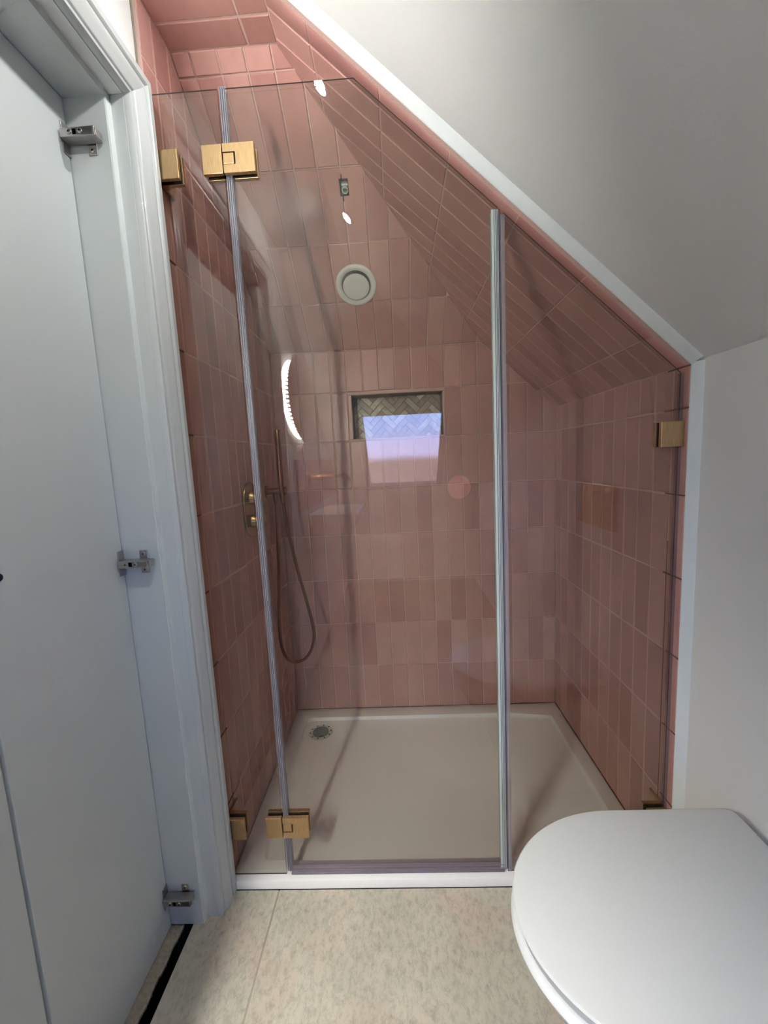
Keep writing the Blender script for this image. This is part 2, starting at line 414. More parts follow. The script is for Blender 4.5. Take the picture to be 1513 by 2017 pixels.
# left wall of the shower
Ml = frame((XL, 0, 0), (0, 1, 0), (0, 0, 1))
ycl = [.994] + [1.054 + PW * j for j in range(0, 12)]
regl = [(.998, 0), (YB, 0), (YB, zK), (yc, zC), (.998, zC)]
wl = surface('wall_left_shower', 'pink tiled left wall of the shower behind the brass mixer', 'wall', Ml, regl, thick=.008, extend=[(.9985, -.02), (YB, -.02), (YB, zK + .02), (YB, zC + .02), (.9985, zC + .02)])
# flip the frame so that the faces look to +x : u x v = y x z = +x
lay_tiles(wl, Ml, ycl, zrows, regl)
# right wall of the shower
Mr = frame((XR, 0, 0), (0, -1, 0), (0, 0, 1))        # u = -y so that the normal is -x
ycr = [YS] + [1.048 + PW * j for j in range(0, 12)]
usr = [-y for y in ycr][::-1]
regr = [(-YB, 0), (-YS, 0), (-YS, zR), (-YB, zR)]
wr = surface('wall_right_shower', 'pink tiled low right wall of the shower under the slope', 'wall', Mr, regr, thick=.012, extend=[(-YB, -.02), (-YS, -.02), (-YS, zR), (-YB, zR)])
lay_tiles(wr, Mr, usr, zrows, regr)
# right slope
sv = Vector((-cos(TH), 0, sin(TH)))                   # up the slope
Ms = frame((XR, 0, zR), (0, -1, 0), sv)
ns = Ms.to_3x3() @ Vector((0, 0, 1))
ysl = [1.055 + PW * j for j in range(0, 12)]
vrow = [0.0] + [.104 + PR * k for k in range(7)]
regs = [(-YB, 0), (-YS, 0), (-YS, VR), (-yc, VR), (-YB, VK)]
ws = surface('ceiling_slope_shower', 'pink tiled right hand slope over the shower', 'ceiling', Ms, regs, thick=.012, extend=[(-YB - .02, -.004), (-YS - .002, -.004), (-YS - .002, VR + .01), (-YB - .02, VR + .01)])
lay_tiles(ws, Ms, [-y for y in ysl][::-1], vrow, regs)
for k in range(len(vrow) - 1):                        # rounded edge tiles along the slope's front
    v0, v1 = vrow[k] + .0015, min(vrow[k + 1], VR) - .0015
    if v1 - v0 < .02: continue
    prof = [(1.0535, -.006), (1.0535, -.0008), (1.052, 0)] + [(1.020 - .030 * sin(a), -.016 + .016 * cos(a)) for a in [radians(x) for x in range(0, 91, 10)]] + [(.990, -.02), (1.0, -.02)]
    bm = bmesh.new(); A = [bm.verts.new((-y, v0, h)) for y, h in prof]; B = [bm.verts.new((-y, v1, h)) for y, h in prof]
    for i in range(len(A) - 1): bm.faces.new((A[i], A[i + 1], B[i + 1], B[i]))
    bm.faces.new(A); bm.faces.new(B[::-1]); bm.faces.new((A[-1], A[0], B[0], B[-1]))
    o = obj('edge_tile', bm, 'pink_tile', ws, smooth=True); o.matrix_basis = Ms
# back slope
bv = Vector((0, -cos(PH), sin(PH)))
Mk = frame((0, YB, zK), (1, 0, 0), bv)
brow = [PR * k for k in range(6)]
regk = [(XL, 0), (xk, 0), (xc, VB), (XL, VB)]
PH_ = (-.1365, -.1085, .537, .581)     # open pipe hole
wk = surface('ceiling_slope_back', 'pink tiled back slope over the shower with an air valve', 'ceiling', Mk, regk, [PH_], off=-.0042, extend=[(XL - .1, -.0), (xk + .05, -.0), (xk + .05, .3), (xc + .08, VB + .05), (XL - .1, VB + .05)])
lay_tiles(wk, Mk, xcols, brow, regk, holes=[PH_])
# flat bit of ceiling over the shower
Mc = frame((0, 0, zC), (1, 0, 0), (0, -1, 0))
regc = [(XL, -yc), (xc, -yc), (xc, -.985), (XL, -.985)]
wc = surface('ceiling_shower', 'small flat pink tiled ceiling at the top of the shower', 'ceiling', Mc, regc, extend=[(XL - .1, -yc - .08), (xc + .1, -yc - .08), (xc + .1, -.987), (XL - .1, -.987)])
lay_tiles(wc, Mc, [XL + .0, -.3155, xc + .1], [-yc, -yc + PW, -yc + 2 * PW + .02], regc)

# ------------------------------------------------------------------ painted room shell
# left wall with the doorway
DY0, DY1, DZ = .197, .926, 1.900
Y0 = -1.90
bm = boxes((XW - .10, XW, DY1 + .002, 1.90, -.2, 2.4), (XW - .10, XW, Y0, DY0 - .002, -.2, 2.4), (XW - .10, XW, DY0 - .002, DY1 + .002, DZ + .002, 2.4))
wleft = tag(obj('wall_left', bm, 'wall_paint'), 'white painted left wall around the cupboard doorway', 'wall', kind='structure')
bm = boxes((XW + .0005, XL - .0085, .9925, .9984, 1.93, zC))
obj('adhesive_edge', bm, 'adhesive', wleft)
# right wall and slope (their faces lie 16 mm outside the tile faces)
cs = sin(TH) * XR + cos(TH) * zR + .016
zW = (cs - sin(TH) * XWR) / cos(TH)
wright = tag(obj('wall_right', boxes((XWR, XWR + .1, Y0, 1.9, -.2, zW + .09)), 'wall_paint'), 'white painted low right wall beside the toilet', 'wall', kind='structure')
Mw = frame((XWR, 0, zW), (0, -1, 0), sv)
bm = bmesh.new(); Lw = (zC - zW) / sin(TH)
prism(bm, [(-1.9, 0), (-Y0, 0), (-Y0, Lw + .06), (-1.9, Lw + .06)], -.09, 0, F(Mw))
wslope = tag(obj('ceiling_slope', bm, 'wall_paint'), 'large white painted sloping ceiling above the toilet', 'ceiling', kind='structure')
ceil = tag(obj('ceiling', boxes((XW - .1, xc + .15, Y0, .986, zC, zC + .1)), 'wall_paint'), 'narrow flat white ceiling at the top of the room', 'ceiling', kind='structure')
# white filler bead between the pink tiles and the paint
bm = bmesh.new()
pr_ = [(YS - .0005, 0.0002), (YS - .003, -.0005), (.976, -.008), (.969, -.0135), (.966, -.0165), (.9895, -.0165)]
for a, b_ in ((Ms, (0, VR)),):
    A = [bm.verts.new(a @ Vector((-y, b_[0] - (.0 if h > -.01 else .0), h))) for y, h in pr_]; B = [bm.verts.new(a @ Vector((-y, b_[1], h))) for y, h in pr_]
    for i in range(len(A)): bm.faces.new((A[i], A[(i + 1) % len(A)], B[(i + 1) % len(A)], B[i]))
    bm.faces.new(A[::-1]); bm.faces.new(B)
bead = tag(obj('trim_1', bm, 'bead_paint'), 'white filler bead edging the pink tiles on the slope', 'trim', kind='structure')
bm = bmesh.new()
A = [bm.verts.new(Mr @ Vector((-y, zF, h))) for y, h in pr_]; B = [bm.verts.new(Mr @ Vector((-y, zR + .004, h))) for y, h in pr_]
for i in range(len(A)): bm.faces.new((A[i], A[(i + 1) % len(A)], B[(i + 1) % len(A)], B[i]))
bm.faces.new(A[::-1]); bm.faces.new(B)
tag(obj('trim_2', bm, 'bead_paint'), 'white vertical filler bead beside the pink right wall tiles', 'trim', kind='structure')
# rear slope with the roof window, rear knee wall
def zrear(y): return 2.25 + .9 * y
ar = math.atan(.9)
Mq = frame((0, -1.83, zrear(-1.83)), (-1, 0, 0), (0, cos(ar), sin(ar)))       # seen from inside; normal into the room
Lq = (zC - zrear(-1.83)) / sin(ar)
vw0, vw1 = (-1.544 + 1.83) / cos(ar), (-.966 + 1.83) / cos(ar)
WX0, WX1 = -.235, .340
hole = (-WX1 - .040, -WX0 + .040, vw0 - .05, vw1 + .085)
bm = bmesh.new()
for p in split_hole([(-.9, -.05), (.7, -.05), (.7, Lq + .05), (-.9, Lq + .05)], hole): prism(bm, p, -.10, 0, F(Mq))
tag(obj('ceiling_slope_rear', bm, 'wall_paint'), 'white slope behind the camera with the roof window', 'ceiling', kind='structure')
tag(obj('wall_rear', boxes((-.62, .79, -1.93, -1.83, -.2, zrear(-1.83) + .08)), 'wall_paint'), 'low white wall behind the camera under the window', 'wall', kind='structure')
bm = bmesh.new(); x0, x1, v0, v1 = hole
for r in ((x0, x1, v0, v0 + .05), (x0, x1, v1 - .05, v1), (x0, x0 + .045, v0 + .05, v1 - .05), (x1 - .045, x1, v0 + .05, v1 - .05)):
    prism(bm, [(r[0], r[2]), (r[1], r[2]), (r[1], r[3]), (r[0], r[3])], -.098, -.06, F(Mq))
win = tag(obj('window_1', bm, 'gloss_paint'), 'white framed roof window in the rear slope', 'window', kind='structure')
bm = bmesh.new(); prism(bm, [(x0 + .04, v0 + .045), (x1 - .04, v0 + .045), (x1 - .04, v1 - .045), (x0 + .04, v1 - .045)], -.086, -.080, F(Mq)); obj('pane', bm, 'window_glass', win)
bm = bmesh.new(); prism(bm, [(-.25, v1 - .030), (.15, v1 - .030), (.15, v1 - .018), (-.25, v1 - .018)], -.058, -.045, F(Mq)); obj('handle_bar', bm, 'steel', win)
pl = bpy.data.lights.new('window_portal', 'AREA'); pl.shape = 'RECTANGLE'; pl.size = x1 - x0; pl.size_y = v1 - v0; pl.cycles.is_portal = True
po = bpy.data.objects.new('window_portal', pl); C.objects.link(po)
po.matrix_world = Mq @ Matrix.Translation(((x0 + x1) / 2, (v0 + v1) / 2, -.11)) @ Matrix.Rotation(pi, 4, 'X')
# ------------------------------------------------------------------ floor
fl = tag(obj('floor', boxes((-.578, .80, Y0, .9925, -.18, zF - .010), (-.80, .80, Y0, 1.95, -.30, -.182), (-.8, .8, .9926, 1.95, -.18, -.06)), 'subfloor'), 'beige stone effect tiled bathroom floor', 'floor', kind='structure')
for (a, b_, c, d) in ((-.578, -.3785, .69, .9915), (-.578, -.3785, -.51, .687), (-.578, -.3785, -1.83, -.513), (-.3755, .3600, -.207, .9915), (-.3755, .3600, -1.41, -.210), (.3630, .688, .10, .9915), (.3630, .688, -1.10, .097), (.3630, .688, -1.83, -1.103), (-.3755, .3600, -1.83, -1.413)):
    if (a, b_) == (-.578, -.3785) and d < .9 and d > .6: pass
    obj('tile', boxes((a, b_, c, d, zF - .0099, zF)), 'floor_stone', fl, bevel=.0012, seg=1)
obj('grout_bed', boxes((-.5775, .6875, -1.83, .9905, zF - .0098, zF - .0018)), 'floor_grout', fl)
# ragged threshold board under the doors
bm = bmesh.new(); N = 220; ring = []
pts = [(-.640, .15), (-.640, .910)]
edge = [(-.6045 + .0015 * sin(i * .31) + .0012 * sin(i * .083 + 1) + random.uniform(-.0011, .0011), .910 - (.76) * i / N) for i in range(N + 1)]
poly = [(-.640, .15)] + edge[::-1] + [(-.640, .910)]
lo = [bm.verts.new((x, y, -.0335)) for x, y in poly]; hi = [bm.verts.new((x, y, -.0275)) for x, y in poly]
bm.faces.new(hi); bm.faces.new(lo[::-1])
for i in range(len(poly)): j = (i + 1) % len(poly); bm.faces.new((lo[i], lo[j], hi[j], hi[i]))
tag(obj('trim_3', bm, 'chipboard'), 'rough cut board edge in the dark floor gap under the cupboard doors', 'trim', kind='structure')

# ------------------------------------------------------------------ shower tray
def rrect_hit(cx, cy, a, x0, x1, y0, y1, r):
    """boundary point of a rounded rectangle along the ray from (cx,cy)"""
    dx, dy = cos(a), sin(a); lo, hi_ = 0, 4
    for _ in range(40):
        m_ = (lo + hi_) / 2; x, y = cx + dx * m_, cy + dy * m_
        qx = max(x0 + r - x, x - (x1 - r), 0); qy = max(y0 + r - y, y - (y1 - r), 0)
        ins = x0 <= x <= x1 and y0 <= y <= y1 and (qx * qx + qy * qy <= r * r or qx == 0 or qy == 0)
        if ins: lo = m_
        else: hi_ = m_
    return (cx + dx * lo, cy + dy * lo)
dcx, dcy = -.3815, 1.648
tx0, tx1, ty0, ty1 = XL + .0005, XR - .0005, YF, YB - .0005
ix0, ix1, iy0, iy1 = -.455, .622, 1.054, 1.722
angs = sorted(set([2 * pi * i / 140 for i in range(140)] + [atan2(y - dcy, x - dcx) % (2 * pi) for x in (tx0, tx1) for y in (ty0, ty1)]))
bm = bmesh.new()
def ringv(f): return [bm.verts.new(f(a)) for a in angs]
def rr(x0, x1, y0, y1, r, z): return lambda a: (*rrect_hit(dcx, dcy, a, x0, x1, y0, y1, r), z)
rings = [ringv(rr(tx0, tx1, ty0, ty1, 0, zF + .0004)), ringv(rr(tx0, tx1, ty0, ty1, 0, -.007)), ringv(rr(tx0 + .001, tx1 - .001, ty0 + .0022, ty1 - .001, 0, -.0020)),
         ringv(rr(tx0 + .004, tx1 - .004, ty0 + .0075, ty1 - .004, 0, 0)), ringv(rr(ix0, ix1, iy0, iy1, .03, 0)), ringv(rr(ix0 + .0025, ix1 - .0025, iy0 + .0025, iy1 - .0025, .028, -.0035)),
         ringv(rr(ix0 + .0065, ix1 - .0065, iy0 + .0065, iy1 - .0065, .026, -.0120)), ringv(rr(ix0 + .0125, ix1 - .0125, iy0 + .0125, iy1 - .0125, .024, -.0148)),
         ringv(lambda a: (dcx + .062 * cos(a), dcy + .058 * sin(a), -.0175)), ringv(lambda a: (dcx + .0515 * cos(a), dcy + .0515 * sin(a), -.0190)), ringv(lambda a: (dcx + .0503 * cos(a), dcy + .0503 * sin(a), -.0245))]
for A, B in zip(rings, rings[1:]):
    for i in range(len(angs)): j = (i + 1) % len(angs); bm.faces.new((A[i], A[j], B[j], B[i]))
tray = tag(obj('shower_tray', bm, 'acrylic', smooth=True), 'white low rectangular shower tray with a corner waste hole', 'shower tray')
dr = adopt(tray, obj('waste_ring', (lambda b_: (lathe(b_, [(.0345, -.012), (.0345, .003), (.0415, .0052), (.0490, .0042), (.0500, 0)], (dcx, dcy, -.0225), (0, 0, 1), 48), b_)[1])(bmesh.new()), 'drain_plastic', smooth=True))
bm = bmesh.new()
for k in range(10):
    a = 2 * pi * k / 10 + .2; r0 = .0405; M = Matrix.Translation((dcx, dcy, 0)) @ Matrix.Rotation(a, 4, 'Z')
    vs_ = box(bm, r0, r0 + .0065, -.0022, .0022, -.0178, -.0164)
    for v in vs_: v.co = M @ v.co
adopt(dr, obj('notch', bm, 'black'))['kind'] = 'stuff'
bm = bmesh.new(); lathe(bm, [(.0343, 0), (.0343, -.045), (.026, -.060), (0, -.060)], (dcx, dcy, -.016), (0, 0, 1), 40)
adopt(dr, obj('waste_pipe', bm, 'drain_dark', smooth=True))
bm = bmesh.new(); lathe(bm, [(.0245, -.0585), (.0245, -.0575), (0, -.0575)], (dcx, dcy, -.016), (0, 0, 1), 40)
adopt(dr, obj('trap_opening', bm, 'black'))

# ------------------------------------------------------------------ glass screen
GT = 1.9663; gap = .0181
def gtop(x): return zR - gap + (XR - x) * t
xg = XR - (GT - zR + gap) / t
G0, G1 = YG - .004, YG + .004
def glass(name, poly, hole=None, mats=('shower_glass', 'glass_edge')):
    bm = bmesh.new()
    if hole:
        cx, cy, r = hole
        an = sorted(set([2 * pi * i / 96 for i in range(96)] + [atan2(y - cy, x - cx) % (2 * pi) for x, y in poly]))
        def bd(a):
            best = 1e9; dx, dy = cos(a), sin(a)
            for i in range(len(poly)):
                (ax, ay), (bx, by) = poly[i], poly[(i + 1) % len(poly)]; ex, ey = bx - ax, by - ay; den = dx * ey - dy * ex
                if abs(den) < 1e-12: continue
                s = ((ax - cx) * ey - (ay - cy) * ex) / den; u = ((ax - cx) * dy - (ay - cy) * dx) / den
                if s > 0 and -1e-6 <= u <= 1 + 1e-6: best = min(best, s)
            return (cx + dx * best, cy + dy * best)
        outer = [bd(a) for a in an]; inner = [(cx + r * cos(a), cy + r * sin(a)) for a in an]; N = len(an)
        V = [[bm.verts.new((x, y_, z)) for x, z in ring] for y_ in (G0, G1) for ring in (outer, inner)]; Wm = [[bm.verts.new((x, G0 + .0032, z)) for x, z in ring] for ring in (outer, inner)]
        for k in (0, 2):
            for i in range(N): j = (i + 1) % N; bm.faces.new((V[k][i], V[k][j], V[k + 1][j], V[k + 1][i]))
        for k in (0, 1):
            for i in range(N):
                j = (i + 1) % N; f = bm.faces.new((V[k][i], V[k][j], Wm[k][j], Wm[k][i])); f.material_index = 1
                bm.faces.new((Wm[k][i], Wm[k][j], V[k + 2][j], V[k + 2][i]))
    else:
        A = [bm.verts.new((x, G0, z)) for x, z in poly]; B = [bm.verts.new((x, G1, z)) for x, z in poly]; N = len(poly)
        bm.faces.new(A); bm.faces.new(B[::-1])
        M_ = [bm.verts.new((x, G0 + .0032, z)) for x, z in poly]
        for i in range(N):
            j = (i + 1) % N; f = bm.faces.new((A[i], A[j], M_[j], M_[i])); f.material_index = 1
            bm.faces.new((M_[i], M_[j], B[j], B[i]))
    return obj(name, bm, list(mats))
HX = -.3565
gl = glass('glass_panel', [(XL + .001, .0006), (HX - .003, .0006), (HX - .003, GT), (XL + .001, GT)])
tag(gl, 'narrow clear fixed glass panel between the left tiles and the hinged door', 'glass panel')
gd = glass('shower_door', [(-.349, .012), (.2500, .012), (.2500, gtop(.25)), (xg, GT), (-.349, GT)], (.1490, 1.0625, .0295))
tag(gd, 'wide clear glass shower door with a round finger hole', 'shower door')
gr = glass('glass_panel', [(.2635, .0006), (.6665, .0006), (.6665, gtop(.6665)), (.2635, gtop(.2635))])
tag(gr, 'clear fixed glass panel on the right cut to the slope above the toilet', 'glass panel')
# seals
def seal(name, parent, bs, mat): return obj(name, boxes(*bs), mat, parent)
s1 = seal('hinge_seal', gd, [(-.3545, -.3400, G0 - .0035, G0 - .0012, .014, GT + .001), (-.3545, -.3400, G1 + .0012, G1 + .0035, .014, GT + .001), (-.3545, -.3522, G0 - .0035, G1 + .0035, .014, GT + .001)], 'seal_clear')
seal('seal_rib', s1, [(x, x + .0010, G0 - .0048, G0 - .0034, .014, GT) for x in (-.3515, -.3470, -.3425)], 'seal_line')
seal('seal_rib', s1, [(x, x + .0016, G0 - .0046, G0 - .0034, .014, GT) for x in (-.3538, -.3492, -.3445)], 'seal_clear')
za = gtop(.2525) - .004
s2 = seal('closing_seal', gd, [(.2350, .2505, G0 - .0040, G0 - .0012, .014, za), (.2350, .2505, G1 + .0012, G1 + .004, .014, za)], 'seal_pale')
seal('magnet_strip', s2, [(.2508, .2538, G0 - .003, G1 + .003, .014, za)], 'seal_line')
seal('seal_rib', s2, [(x, x + .0010, G0 - .0050, G0 - .0039, .014, za) for x in (.2405, .2445, .2475)], 'seal_line')
s3 = seal('edge_seal', gr, [(.2542, .2650, G0 - .0030, G0 - .0010, .003, gtop(.265) - .004), (.2542, .2565, G0 - .003, G1 + .003, .003, gtop(.265) - .004)], 'seal_clear')
s4 = seal('bottom_seal', gd, [(-.345, .2450, G0 - .0035, G0 - .0012, .0015, .0300), (-.345, .2450, G1 + .0012, G1 + .0035, .0015, .0300), (-.345, .2450, G0 - .0035, G1 + .0035, .0015, .0035)], 'seal_purple')
seal('seal_rib', s4, [(-.345, .245, G0 - .0050, G0 - .0034, z, z + .0022) for z in (.006, .0155, .024)], 'seal_purple')
seal('wall_seal', gr, [(.6667, .6718, G0 - .003, G1 + .003, .002, gtop(.6665) - .002)], 'seal_purple')
# brass hinges and clamps
def bevbox(name, parent, b_, mat, w=.0012): return obj(name, boxes(b_), mat, parent, bevel=w)
def plates(parent, x0, x1, z0, z1, back=True, inner=.004):
    bevbox('cover_plate', parent, (x0, x1, YG - .0165, YG - .0062, z0, z1), 'brass')
    if back: bevbox('cover_plate', parent, (x0, x1, YG + .0062, YG + .0165, z0, z1), 'brass')
    obj('gasket', boxes((x0 + inner, x1 - inner, YG - .0061, YG - .0041, z0 + inner * .3, z1 - inner * .3), (x0 + inner, x1 - inner, YG + .0041, YG + .0061, z0 + inner * .3, z1 - inner * .3)), 'gasket', parent)
for z0, z1, lab in ((1.7885, 1.8485, 'brass hinge near the top of the glass'), (.1250, .1850, 'brass hinge near the bottom of the glass')):
    h = bpy.data.objects.new('hinge', None); C.objects.link(h); h.parent = gd; h['label'] = lab
    zm = (z0 + z1) / 2
    bevbox('fixed_plate', h, (-.4025, HX - .0013, YG - .0165, YG - .0062, z0, z1), 'brass')
    # hinged plate with the knuckle let into it
    bm = boxes((HX + .0013, -.2850, YG - .0165, YG - .0062, zm + .0128, z1), (HX + .0013, -.2850, YG - .0165, YG - .0062, z0, zm - .0128), (HX + .0290, -.2850, YG - .0165, YG - .0062, zm - .0128, zm + .0128))
    bmesh.ops.remove_doubles(bm, verts=bm.verts, dist=1e-5)
    obj('hinged_plate', bm, 'brass', h)
    bevbox('knuckle', h, (HX + .0013, HX + .0250, YG - .0158, YG - .0064, zm - .0112, zm + .0112), 'brass', .001)
    bevbox('back_plate', h, (-.4025, HX - .0008, YG + .0062, YG + .0165, z0, z1), 'brass'); bevbox('back_plate', h, (HX + .0008, -.2850, YG + .0062, YG + .0165, z0, z1), 'brass')
    obj('gasket', boxes((-.4000, -.2875, YG - .0062, YG - .0041, z0 + .002, z1 - .002), (-.4000, -.2875, YG + .0041, YG + .0062, z0 + .002, z1 - .002)), 'gasket', h)
def clamp(parent, xw, x1, z0, z1, lab):
    h = bpy.data.objects.new('wall_clamp', None); C.objects.link(h); h.parent = parent; h['label'] = lab
    a, b_ = min(xw, x1), max(xw, x1); s = 1 if x1 > xw else -1
    plates(h, a, b_, z0, z1)
    bevbox('wall_plate', h, (min(xw, xw + s * .006), max(xw, xw + s * .006), YG + .0168, YG + .060, z0, z1), 'brass')
    obj('screw', (lambda q: (lathe(q, [(0, .0012), (.004, .0012), (.0045, 0)], (xw + s * .0062, YG + .04, (z0 + z1) / 2), (s, 0, 0), 16), q)[1])(bmesh.new()), 'steel', h)
clamp(gl, XL + .0006, -.4580, 1.7855, 1.8460, 'square brass clamp at the top left of the glass')
clamp(gl, XL + .0006, -.4610, .1215, .1830, 'square brass clamp at the bottom left of the glass')
clamp(gr, XR - .0006, .6190, 1.1350, 1.1935, 'square brass clamp high on the right wall')
clamp(gr, XR - .0006, .6190, .1300, .1885, 'square brass clamp low on the right wall')

# ------------------------------------------------------------------ shower fittings
vt = thing('shower_valve', 'round ended brass shower mixer plate with two control knobs', 'shower valve', (XL, 1.40, .99))
bm = bmesh.new(); pp = []
for i in range(48):
    a = 2 * pi * i / 48; pp.append((.067 * cos(a) * (1 if abs(cos(a)) < 1 else 1), .028 * (1 if sin(a) > 0 else -1) * (1 if abs(sin(a)) > 1e-9 else 0) + .067 * sin(a)))
prism(bm, [(1.40 + a, .99 + b_) for a, b_ in pp], .0006, .008, F(frame((XL, 0, 0), (0, 1, 0), (0, 0, 1))))
adopt(vt, obj('plate', bm, 'brass_dark', bevel=.002))
for z in (1.030, .950):
    bm = bmesh.new(); lathe(bm, [(.0, .0082), (.023, .0082), (.023, .012), (.0215, .014), (.0215, .048), (.0195, .0505), (0, .0505)], (XL, 1.40, z), (1, 0, 0), 36)
    kn = adopt(vt, obj('knob', bm, 'brass_dark', smooth=True))
    adopt(kn, obj('lever_pin', boxes((XL + .030, XL + .034, 1.3985, 1.4015, z + .0214, z + .026)), 'brass_dark'))
hs = thing('hand_shower', 'slim copper hand shower on a wall bracket with a looping hose', 'hand shower', (XL, 1.59, 1.037))
YH = 1.590
bm = bmesh.new(); lathe(bm, [(0, .0006), (.0245, .0006), (.0245, .006), (.023, .0075), (0, .0075)], (XL, YH, 1.036), (1, 0, 0), 36); adopt(hs, obj('wall_plate', bm, 'copper', smooth=True))
bm = bmesh.new(); lathe(bm, [(0, .0076), (.0125, .0076), (.0125, .070), (.0165, .071), (.0165, .078), (.015, .0795), (0, .0795)], (XL, YH, 1.037), (1, 0, 0), 32); adopt(hs, obj('bracket', bm, 'copper', smooth=True))
bm = bmesh.new(); lathe(bm, [(0, 0), (.0092, 0), (.0095, .002), (.0110, .03), (.0110, .222), (.0100, .2245), (0, .2245)], (-.4465, YH - .021, 1.044), (0, .03, 1), 28)
wd = adopt(hs, obj('handset', bm, 'copper', smooth=True))
bm = bmesh.new()
for k in range(9):
    lathe(bm, [(.0014, 0), (.0012, .0022), (0, .0022)], (-.4360, YH - .0155 + .00015 * k, 1.155 + .0115 * k), (1, .1, 0), 8)
adopt(wd, obj('spray_nozzles', bm, 'copper')) ['kind'] = 'stuff'
bm = bmesh.new(); lathe(bm, [(0, 0), (.0105, 0), (.0105, .010), (.0085, .030), (.0070, .040), (0, .040)], (-.4765, YH, 1.0245), (.02, 0, -1), 24); adopt(hs, obj('hose_nut', bm, 'copper', smooth=True))
bm = bmesh.new(); lathe(bm, [(0, 0), (.0100, 0), (.0095, .020), (.0068, .050), (0, .050)], (-.4465, YH - .021, 1.0435), (.05, 0, -1), 24); adopt(hs, obj('hose_nut', bm, 'copper', smooth=True))
hp = [(-.4760, YH, .986), (-.4790, YH, .90), (-.4850, YH, .78), (-.4935, YH, .66), (-.5015, YH, .55), (-.5035, YH, .44), (-.4960, YH, .380), (-.4765, YH, .345), (-.4490, YH, .335), (-.4150, YH, .345), (-.3860, YH - .004, .378), (-.3680, YH - .008, .425), (-.3645, YH - .010, .480), (-.3830, YH - .014, .598), (-.4120, YH - .018, .745), (-.4340, YH - .021, .895), (-.4435, YH - .021, .995)]
bm = bmesh.new(); tube(bm, spline(hp, 8), .0062, 12); adopt(hs, obj('hose', bm, 'hose_metal', smooth=True))
# air valve on the back slope
nb = Mk.to_3x3() @ Vector((0, 0, 1))
def onslope(x, z, h=0): return Mk @ Vector((x, (z - zK) / sin(PH), h))
vo = onslope(-.1178, 1.768)
va = thing('air_valve', 'round white air extract valve on the pink slope', 'vent', vo)
bm = bmesh.new(); lathe(bm, [(.0735, .0004), (.0735, .004), (.0715, .0070), (.067, .0085), (.0580, .0080), (.0535, .0050), (.0520, .0002), (0, .0002)], vo, nb, 64); adopt(va, obj('rim', bm, 'white_plastic', smooth=True))
bm = bmesh.new(); lathe(bm, [(.012, .0004), (.012, .0105), (.0455, .0110), (.0470, .0125), (.0465, .0145), (.043, .0158), (.030, .0165), (0, .017)], vo, nb, 64); adopt(va, obj('disc', bm, 'white_plastic', smooth=True))
bm = bmesh.new(); lathe(bm, [(.0515, .0004), (.0515, .0030), (.0120, .0030)], vo, nb, 64); adopt(va, obj('groove_shade', bm, 'steel_dark', smooth=True))  # shade in the groove around the disc, put in as a dark ring
# open pipe hole
ho = Mk @ Vector(((PH_[0] + PH_[1]) / 2, (PH_[2] + PH_[3]) / 2, 0))
ph = thing('pipe_outlet', 'unfinished square hole with a pale pipe stub in the pink slope', 'pipe outlet', ho)
x0_, x1_, v0_, v1_ = PH_
def slopeboxes(*bs):
    bm = bmesh.new()
    for a in bs: prism(bm, [(a[0], a[2]), (a[1], a[2]), (a[1], a[3]), (a[0], a[3])], a[4], a[5], F(Mk))
    return bm
adopt(ph, obj('hole_lining', slopeboxes((x0_ + .0004, x0_ + .002, v0_ + .0004, v1_ - .0004, -.055, -.0008), (x1_ - .002, x1_ - .0004, v0_ + .0004, v1_ - .0004, -.055, -.0008), (x0_ + .002, x1_ - .002, v1_ - .002, v1_ - .0004, -.055, -.0008), (x0_ + .002, x1_ - .002, v0_ + .0004, v0_ + .002, -.055, -.0008), (x0_ + .002, x1_ - .002, v0_ + .002, v1_ - .002, -.058, -.050)), 'black'))
bm = bmesh.new(); lathe(bm, [(0, -.049), (.0105, -.049), (.0105, -.006), (.0070, -.0055), (.0070, -.03), (0, -.03)], Mk @ Vector((-.1205, .5500, 0)), nb, 24); adopt(ph, obj('pipe_stub', bm, 'pipe_green', smooth=True))
adopt(ph, obj('board_edge', slopeboxes((x0_ + .006, x1_ - .0025, v0_ + .0225, v0_ + .028, -.03, -.012)), 'plaster_white'))
for q in ((-.1290, -.1266, v1_, v1_ + .010, -.0025, -.0008), (-.1290, -.1266, v0_ - .014, v0_, -.0025, -.0008)): adopt(ph, obj('open_joint', slopeboxes(q), 'black'))
# joints left unfilled at the open ends of the side walls
for z in zrows[1:7] + [zR - .0012]:
    L_ = .075 if z > 1.2 else .055
    obj('open_joint', boxes((XR - .0006, XR + .002, .9905, .9915 + L_ + random.uniform(-.01, .02), z - .0017, z + .0017)), 'grout_open', wr)
for z in zrows[1:9]:
    obj('open_joint', boxes((XL - .002, XL + .0006, .9990, 1.045 + random.uniform(-.01, .03), z - .0015, z + .0015)), 'grout_open', wl)
obj('open_joint', boxes((XR - .0002, XR + .002, 1.0474, 1.0488, .002, .90)), 'grout_open', wr)
obj('tray_joint', boxes((XR - .0016, XR + .001, .995, YB, .0002, .0024)), 'grout_open', wr)
obj('tray_joint', boxes((XL, XR, YB - .0014, YB + .001, .0002, .0022)), 'grout_open', wb)

